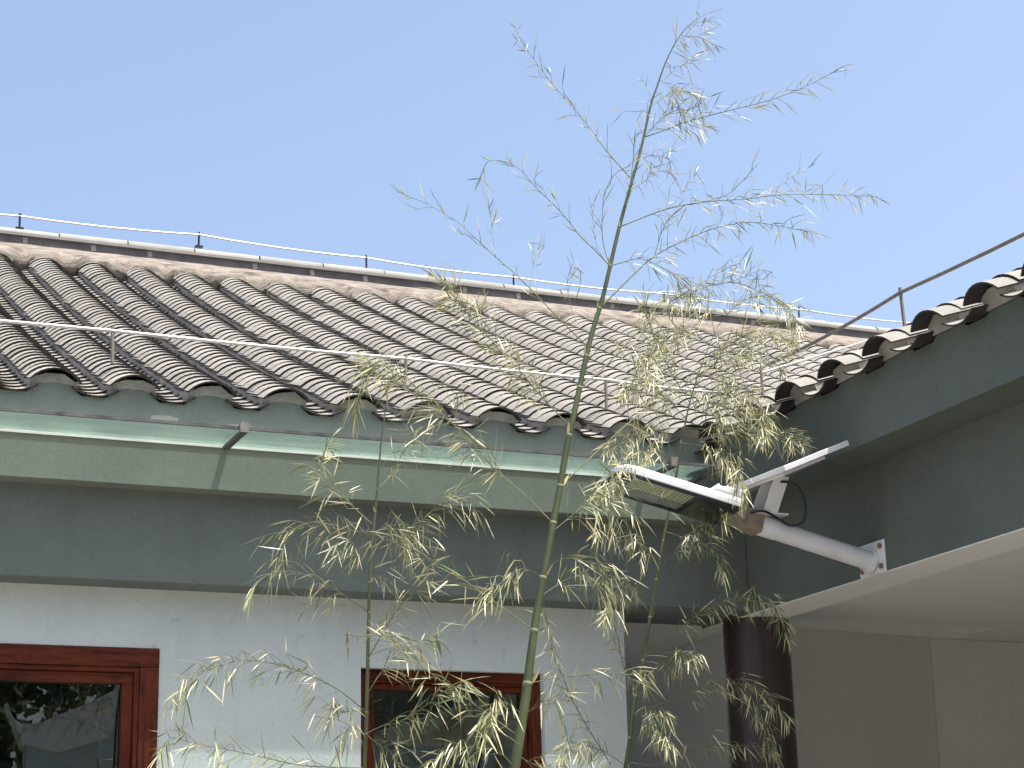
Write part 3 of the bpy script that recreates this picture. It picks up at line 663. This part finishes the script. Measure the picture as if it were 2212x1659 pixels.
B(Z4([(880, 1090), (950, 1050), (1000, 1000), (1080, 1000), (1140, 1080)]), .1, 1.5, 1, .4, .8, (2, 3))
B(Z4([(930, 900), (1000, 900), (1080, 920)]), .1, 1.3, 1.1, .3, .8)
B(Z4([(960, 780), (1040, 690), (1120, 640), (1200, 640), (1270, 600)]), -.1, 1.6, 1.6, .5, .8)
B(Z4([(990, 640), (1060, 570), (1150, 530), (1230, 560), (1260, 640)]), .1, 1.6, 1.8, .7, .8)
B(Z4([(1030, 480), (1090, 510), (1130, 590), (1160, 690), (1240, 740)]), -.08, 1.5, 2.0, .7, .8)
B(Z4([(1060, 400), (1150, 385), (1250, 345)]), .1, 1.4, 1.2, .2, .8)
B(Z4([(1090, 300), (1150, 220), (1250, 215), (1340, 260)]), .1, 1.3, 1.3, .4, .8)
B(Z4([(985, 590), (955, 510), (920, 440)]), .05, 1.3, .5, -.2, .8, (1, 2))
B(Z4([(960, 740), (950, 650), (885, 650)]), .05, 1.2, .6, 0, .8, (1, 2))
B(Z4([(1200, 170), (1260, 130), (1330, 120)]), .05, 1.1, 1, .6, .8, (2, 3))
B(Z5([(1780, 1930), (1500, 1640), (1200, 1320), (1000, 1140), (780, 930), (640, 810), (400, 670), (130, 560)]), .2, 3.2, .6, -.45, .85, (1, 3), .25)
B(Z5([(1300, 1430), (1310, 1300), (1340, 1150), (1390, 1010)]), .1, 1.3, 1.0, -.3, .75, (1, 3), .4, True)
B(Z5([(1000, 1130), (970, 960), (960, 800), (940, 700)]), .1, 1.3, 1.0, -.3, .75, (1, 3), .4, True)
B(Z5([(1700, 1700), (1650, 1550), (1620, 1350), (1680, 1230), (1770, 1280)]), .1, 1.5, 1.2, .2, .8, (2, 3), .3, True)
B(ZR([(1780, 1180), (1600, 980), (1450, 800), (1250, 580), (1100, 400), (930, 200)]), .15, 3, 3.2, .35, 1.05, (3, 5), .15)
B(Z6([(400, 300), (500, 270), (660, 240), (850, 330), (980, 420), (1070, 540), (1090, 650)]), -.15, 2.4, 1.6, .45, .85)
B(Z6([(190, 1250), (390, 1080), (560, 890), (820, 660), (1000, 540), (1200, 450), (1400, 430), (1600, 500), (1780, 610)]), .25, 3.4, 1.2, .45, .9, (2, 4), .35)
B(Z6([(1000, 540), (1150, 420), (1300, 330), (1440, 270)]), .15, 1.6, .9, .1, .85, (1, 3), .2, True)
B(Z6([(1250, 450), (1450, 390), (1600, 330), (1690, 350)]), .1, 1.5, 1.0, .2, .85, (1, 3), .2, True)
B(Z6([(240, 1120), (400, 900), (560, 950), (680, 1050), (720, 1150)]), -.2, 1.8, 1.7, .6, .95, (2, 4), .3)
B([(1219, 1042), (1303, 964), (1371, 903), (1450, 850), (1530, 800), (1600, 770)], .3, 3.4, 1.1, .6, 1, (2, 4), .3)
B([(1188, 1129), (1123, 1064), (1066, 1013), (1025, 965), (995, 933), (950, 890), (885, 848), (830, 805), (795, 785)], .2, 3.2, 2.0, .5, 1.1, (2, 4), .25)
B([(885, 848), (850, 800), (810, 790), (785, 830), (770, 880)], .2, 1.8, 3.0, .5, 1, (2, 4), .1, True)
B([(950, 890), (930, 860), (960, 830), (1000, 850)], .15, 1.4, 1.2, .5, 1, (2, 3), .2, True)
B(Z7([(2020, 1430), (1800, 1270), (1600, 1130), (1400, 990), (1200, 880), (1050, 810), (900, 770)]), .2, 3.2, 1.1, .7, 1.1, (2, 4), .2)
B(Z7([(2080, 1080), (1980, 1010), (1900, 1010), (1820, 1100), (1720, 1180)]), -.15, 2, 2.0, .8, 1.1, (2, 4), .2)
B([(1197, 1110), (1270, 1085), (1320, 1100), (1355, 1135)], -.2, 2, 1.6, .9, 1.1, (2, 4), .2)
B([(1178, 1222), (1215, 1205), (1260, 1210), (1300, 1235), (1335, 1270)], -.2, 2.2, 1.9, .8, 1.1, (2, 4), .2)
B([(1170, 1290), (1230, 1250), (1275, 1250), (1310, 1290)], .1, 2, 1.6, .8, 1.1, (2, 4), .2)
B([(1192, 1150), (1240, 1110), (1300, 1060), (1330, 1050)], .2, 2, 1.2, .6, 1.05, (2, 4), .2)
B(ZM([(1640, 1130), (1380, 930), (1080, 700), (740, 460), (560, 300), (450, 220)]), .15, 2.8, 1.2, .6, 1.1, (2, 4), .15)
B(ZM([(1700, 900), (1600, 830), (1500, 800), (1420, 900), (1380, 1020)]), -.15, 2, 2.2, .8, 1.15, (2, 4), .2)
B(ZM([(1600, 1330), (1450, 1200), (1300, 1180), (1150, 1200), (1000, 1260), (900, 1330)]), -.15, 2.2, 2.2, .8, 1.15, (2, 4), .15)
B(ZM([(1690, 950), (1800, 840), (1900, 790), (1990, 850)]), -.1, 1.8, 1.6, .8, 1.1, (2, 4), .2)
B(ZQ([(30, 860), (280, 800), (500, 770), (800, 750), (1100, 755), (1240, 765)]), .3, 2.2, .9, .8, 1.1, (2, 3), .3)
B(ZM([(1640, 1250), (1750, 1330), (1850, 1360), (1950, 1420)]), -.1, 2, 1.8, .8, 1.1, (2, 4), .15)

left = Bamboo('slender bamboo stem left of the tall one, standing before the window edge', [(788, 1659), (793, 1500), (795, 1400), (797, 1300), (800, 1220), (806, 1150), (812, 1090), (818, 1020), (824, 950), (832, 890), (838, 850)], 4.65,
              [(0, 4.9*mm), (.3, 4.0*mm), (.6, 2.9*mm), (.85, 1.8*mm), (1, .8*mm)], 23)
left.nodes([1600, 1520, 1430, 1318, 1250, 1180, 1110, 1055], None)
B = left.branch
B(Z7([(820, 1300), (600, 1150), (350, 1030), (200, 1010), (80, 1050), (0, 1130)]), -.2, 2.6, 1.3, .8, 1.1, (2, 4), .2)
B(Z7([(880, 700), (760, 590), (640, 460), (540, 400), (480, 330), (480, 240), (530, 130)]), .15, 2.4, 1.8, .4, 1.1, (2, 4), .2)
B(Z7([(920, 410), (1010, 310), (1060, 200), (1140, 80), (1200, 40)]), .1, 2, 1.7, .6, 1.05, (2, 4), .2)
B(Z7([(860, 1000), (1050, 800), (1220, 640), (1350, 540), (1500, 500), (1600, 560)]), -.2, 2.4, 1.9, .8, 1.1, (2, 4), .25)
B(Z7([(870, 860), (950, 780), (820, 740), (700, 720), (430, 690), (200, 740)]), .15, 2.2, 1.8, .8, 1.1, (2, 4), .25)
B(Z7([(865, 900), (760, 860), (650, 870), (560, 800)]), -.1, 1.8, 1.8, .7, 1.1, (2, 4), .2)
B(Z7([(845, 1640), (1000, 1360), (1100, 1220), (1200, 1130), (1280, 1000)]), -.15, 2.2, 1.3, .6, 1.1, (2, 4), .2)
B(Z7([(880, 760), (1000, 690), (1080, 700), (1170, 800)]), .1, 1.8, 1.9, .8, 1.1, (2, 4), .1)
B(Z8([(1545, 1050), (1350, 910), (1150, 820), (950, 760), (750, 730), (600, 740), (450, 790), (330, 830), (250, 950), (190, 1040)]), -.25, 2.6, 1.4, .7, 1.1, (2, 4), .2)
B(Z8([(1530, 1560), (1300, 1540), (1050, 1510), (720, 1430), (500, 1380), (300, 1340), (140, 1300), (70, 1380)]), -.3, 2.6, 1.2, .7, 1.1, (2, 4), .15)
B(Z8([(1560, 720), (1660, 560), (1760, 600), (1850, 640), (1950, 620), (2030, 580)]), .15, 2, 1.7, .8, 1.1, (2, 4), .2)
B(Z8([(1560, 1250), (1680, 1200), (1800, 1180), (1990, 1060), (2100, 970), (2212, 930)]), -.2, 2.4, 1.9, .8, 1.15, (2, 4), .15)
B(Z8([(1545, 1100), (1470, 1100), (1400, 1110), (1290, 1090)]), -.1, 1.7, 2.2, .9, 1.15, (2, 4), .3)
B(Z8([(1555, 1290), (1640, 1350), (1720, 1400), (1790, 1500)]), -.1, 2, 2.0, .9, 1.15, (2, 4), .15)
B(Z8([(1550, 1330), (1480, 1250), (1420, 1240), (1380, 1330)]), -.1, 1.6, 1.6, .9, 1.1, (2, 4), .2)
B(Z8([(1560, 400), (1480, 330), (1350, 340), (1230, 340), (1080, 330)]), .2, 1.4, .8, .6, 1, (1, 2), .35)
B(Z8([(1565, 560), (1480, 560), (1390, 550)]), .2, 1.2, .9, .9, 1, (1, 2), .35)
B(Z8([(1575, 950), (1660, 820), (1720, 760), (1780, 640)]), .1, 1.8, 1.1, .8, 1.1, (1, 3), .3)
B(Z8([(1565, 240), (1600, 130), (1660, 130), (1730, 170)]), -.1, 1.7, 1.6, .6, 1, (2, 3), .3)
B([(838, 850), (830, 820), (808, 800)], 0, 1.6, 2.2, .5, 1, (2, 4), .1)

right = Bamboo('thin dark bamboo stem on the right, passing behind the lamp head', [(1352, 1655), (1361, 1595), (1372, 1504), (1384, 1454), (1390, 1419), (1397, 1378), (1404, 1334), (1412, 1290), (1425, 1210), (1440, 1130), (1452, 1070), (1464, 1010), (1476, 940), (1490, 870), (1515, 790), (1550, 705)], 5.62,
               [(0, 5.4*.00142), (.3, 4.4*.00142), (.6, 3.4*.00142), (.8, 2.3*.00142), (1, .8*.00142)], 37)
right.nodes([1600, 1508, 1424, 1338, 1250, 1160, 1050, 960, 880], None)
B = right.branch
B(ZQ([(870, 1620), (750, 1430), (620, 1220), (500, 1000), (420, 800), (330, 600), (290, 430), (240, 180)]), -.4, 2.4, 1.2, .7, 1.08, (2, 4), .2, True)
B(ZQ([(1200, 600), (1330, 480), (1550, 300), (1700, 190), (1850, 110), (2000, 60), (2150, 30), (2300, 60)]), -.4, 2.6, 1.5, .8, 1.08, (2, 4), .25)
B([(1590, 1285), (1640, 1290), (1670, 1310), (1700, 1370)], -.3, 1.8, 1.5, .8, 1.08, (2, 4), .1, True)
B(ZQ([(1100, 940), (1040, 790), (990, 640), (950, 450), (900, 250), (860, 150)]), -.4, 2.2, .9, .8, 1.08, (2, 3), .2)
B(ZQ([(1160, 750), (1300, 720), (1420, 670), (1540, 600), (1680, 600)]), -.5, 2, 1.4, .8, 1.08, (2, 4), .3)
B(ZQ([(1080, 1360), (1200, 1240), (1250, 1150), (1400, 1140)]), -.4, 2, 1.4, .8, 1.08, (2, 4), .3)
B(ZQ([(1080, 1390), (1220, 1320), (1350, 1320), (1480, 1430)]), -.5, 2, 1.5, 1, 1.08, (2, 4), .3)
B([(1368, 1560), (1410, 1535), (1470, 1510), (1530, 1480), (1580, 1475), (1640, 1490), (1690, 1540)], -.5, 2.4, 1.7, .8, 1.08, (2, 4), .3)
B([(1580, 1475), (1620, 1520), (1650, 1560), (1670, 1620)], -.4, 1.6, 1.6, .9, 1.08, (2, 4), .1, True)
B([(1356, 1640), (1420, 1650), (1500, 1615), (1570, 1610), (1640, 1615), (1680, 1650)], -.4, 2.2, 1.2, .9, 1.08, (2, 4), .2)
B([(1352, 1650), (1300, 1620), (1250, 1610), (1210, 1640)], -.5, 2, 1.7, .8, 1.08, (2, 4), .2)
B([(1478, 920), (1560, 930), (1640, 932), (1700, 945), (1730, 960)], -.5, 2.4, 2.6, .5, 1.08, (3, 5), .1)
B([(1478, 925), (1420, 930), (1360, 945), (1310, 975)], -.4, 2.2, 2.2, .5, 1.08, (2, 4), .15)
B([(1470, 960), (1520, 965), (1560, 985), (1595, 1020), (1605, 1060)], -.6, 2, 2.2, .8, 1.08, (2, 4), .15)
B([(1460, 1020), (1430, 980), (1380, 985), (1330, 1030), (1300, 1060)], -.9, 1.8, 1.4, .7, 1.1, (2, 4), .2)
B([(1425, 1210), (1380, 1180), (1330, 1150), (1290, 1150)], -.4, 2, 1.9, .9, 1.08, (2, 4), .1)
B([(1418, 1230), (1470, 1180), (1530, 1130), (1570, 1110)], -.5, 2, 1.5, .8, 1.08, (2, 4), .2)
B([(1440, 1140), (1480, 1160), (1530, 1180), (1560, 1230)], -.4, 1.8, 1.5, .9, 1.08, (2, 4), .2)
B([(1410, 1300), (1370, 1270), (1340, 1280), (1310, 1330)], -.4, 1.8, 1.5, .9, 1.08, (2, 4), .2)
B([(1490, 860), (1450, 800), (1420, 740), (1400, 690), (1390, 640)], -.4, 2, 2.8, .4, 1.1, (2, 4), .1)
B([(1520, 780), (1580, 740), (1640, 715), (1700, 735)], -.4, 2, 2.9, .5, 1.1, (2, 4), .1)
B([(1505, 820), (1560, 815), (1620, 845), (1660, 900)], -.4, 2, 3.1, .7, 1.15, (2, 4), .1)
B([(1550, 705), (1590, 660), (1640, 640), (1690, 660), (1720, 700)], -.4, 1.8, 2.5, .5, 1.1, (2, 4), .1)
B([(1480, 900), (1440, 860), (1390, 830), (1350, 850)], -.4, 2, 2.9, .5, 1.15, (2, 4), .1)
B([(1500, 840), (1530, 870), (1560, 900), (1600, 890)], -.3, 1.8, 2.9, .6, 1.15, (2, 4), .1)
B([(1500, 835), (1560, 770), (1620, 760), (1680, 790)], -.3, 1.8, 2.8, .5, 1.1, (2, 4), .1)
B([(1485, 890), (1540, 850), (1590, 860), (1640, 900), (1650, 940)], -.5, 1.8, 2.8, .6, 1.15, (2, 4), .1)
B([(1530, 750), (1480, 720), (1430, 740), (1390, 780)], -.4, 1.8, 2.6, .5, 1.1, (2, 4), .1)
B([(1545, 715), (1530, 670), (1490, 640), (1450, 650)], -.3, 1.6, 2.5, .4, 1.1, (2, 4), .1)

# ------------------------------------------------------------------ the other side of the courtyard (mirrored in the panes)
opp = thing('opposite_house', 'grey-roofed house across the courtyard, seen only mirrored in the window', 'house')
YO = -7.5
rg = [(2.88, 2.36), (2.93, 2.22), (3.02, 2.15), (3.19, 2.15), (3.39, 2.24), (3.63, 2.34), (3.9, 2.48), (4.4, 2.78), (5.0, 3.2)]
MB().prism([(x, YO, z) for x, z in rg]+[(5.0, YO, 2.55), (3.9, YO, 2.02), (3.4, YO, 1.86), (3.05, YO, 1.95)], (0, -.3, 0)).build('gable_coping', M['cream'], opp)
MB().prism([(3.10, YO-.05, GZ), (3.10, YO-.05, 2.0), (3.4, YO-.05, 1.95), (3.9, YO-.05, 2.1), (5.0, YO-.05, 2.6), (5.0, YO-.05, GZ)], (0, -.25, 0)).build('gable_wall', M['white'], opp)
MB().box(5.001, 12, YO-4, YO-.05, GZ, 2.5).build('wall', M['white'], opp)
MB().prism([(4.9, YO+.3, 2.35), (12, YO+.3, 2.35), (12, YO-2.2, 3.7), (4.9, YO-2.2, 3.7)], (0, 0, .12)).build('roof', M['tile_s'], opp)
def tree(x, y, h, r, seed, label):
    rn = random.Random(seed); t = thing('broadleaf_tree', label, 'tree', 'trees across the courtyard')
    MB().tube([(x, y, GZ-.05), (x+.05, y, h*.25), (x, y+.05, h*.55), (x+.1, y, h*.8)], [.16, .13, .09, .03], 8).build('trunk', M['bark'], t, True)
    b = MB()
    cl = [(Vector((x+rn.gauss(0, r*.45), y+rn.gauss(0, r*.45), h*.55+rn.gauss(0, h*.2))), rn.uniform(.35, .7)*r*.6) for _ in range(40)]
    for _ in range(7000):
        c, rr = rn.choice(cl); d = Vector((rn.gauss(0, 1), rn.gauss(0, 1), rn.gauss(0, 1))).normalized(); p = c+d*rr*rn.uniform(.6, 1)
        a = Vector((rn.gauss(0, 1), rn.gauss(0, 1), rn.gauss(0, 1))).normalized()*.10; e = a.cross(d).normalized()*.06
        o = len(b.v); b.v += [tuple(p-a), tuple(p+e), tuple(p+a), tuple(p-e)]; b.f.append((o, o+1, o+2, o+3))
    b.build('crown', M['treeleaf'], t)
tree(1.2, -10.5, 4.6, 2.4, 1, 'dark green tree left of the mirrored house')
tree(3.6, -13.0, 6.0, 2.8, 2, 'tall dark tree behind the mirrored house')
tree(-2.0, -11.5, 5.0, 2.6, 3, 'broad dark tree farthest from the mirrored house')

# ------------------------------------------------------------------ lift everything from eye coordinates to the ground
for o in SC.objects:
    if o.parent is None and o.type in ('MESH', 'EMPTY'): o.location.z += EYE
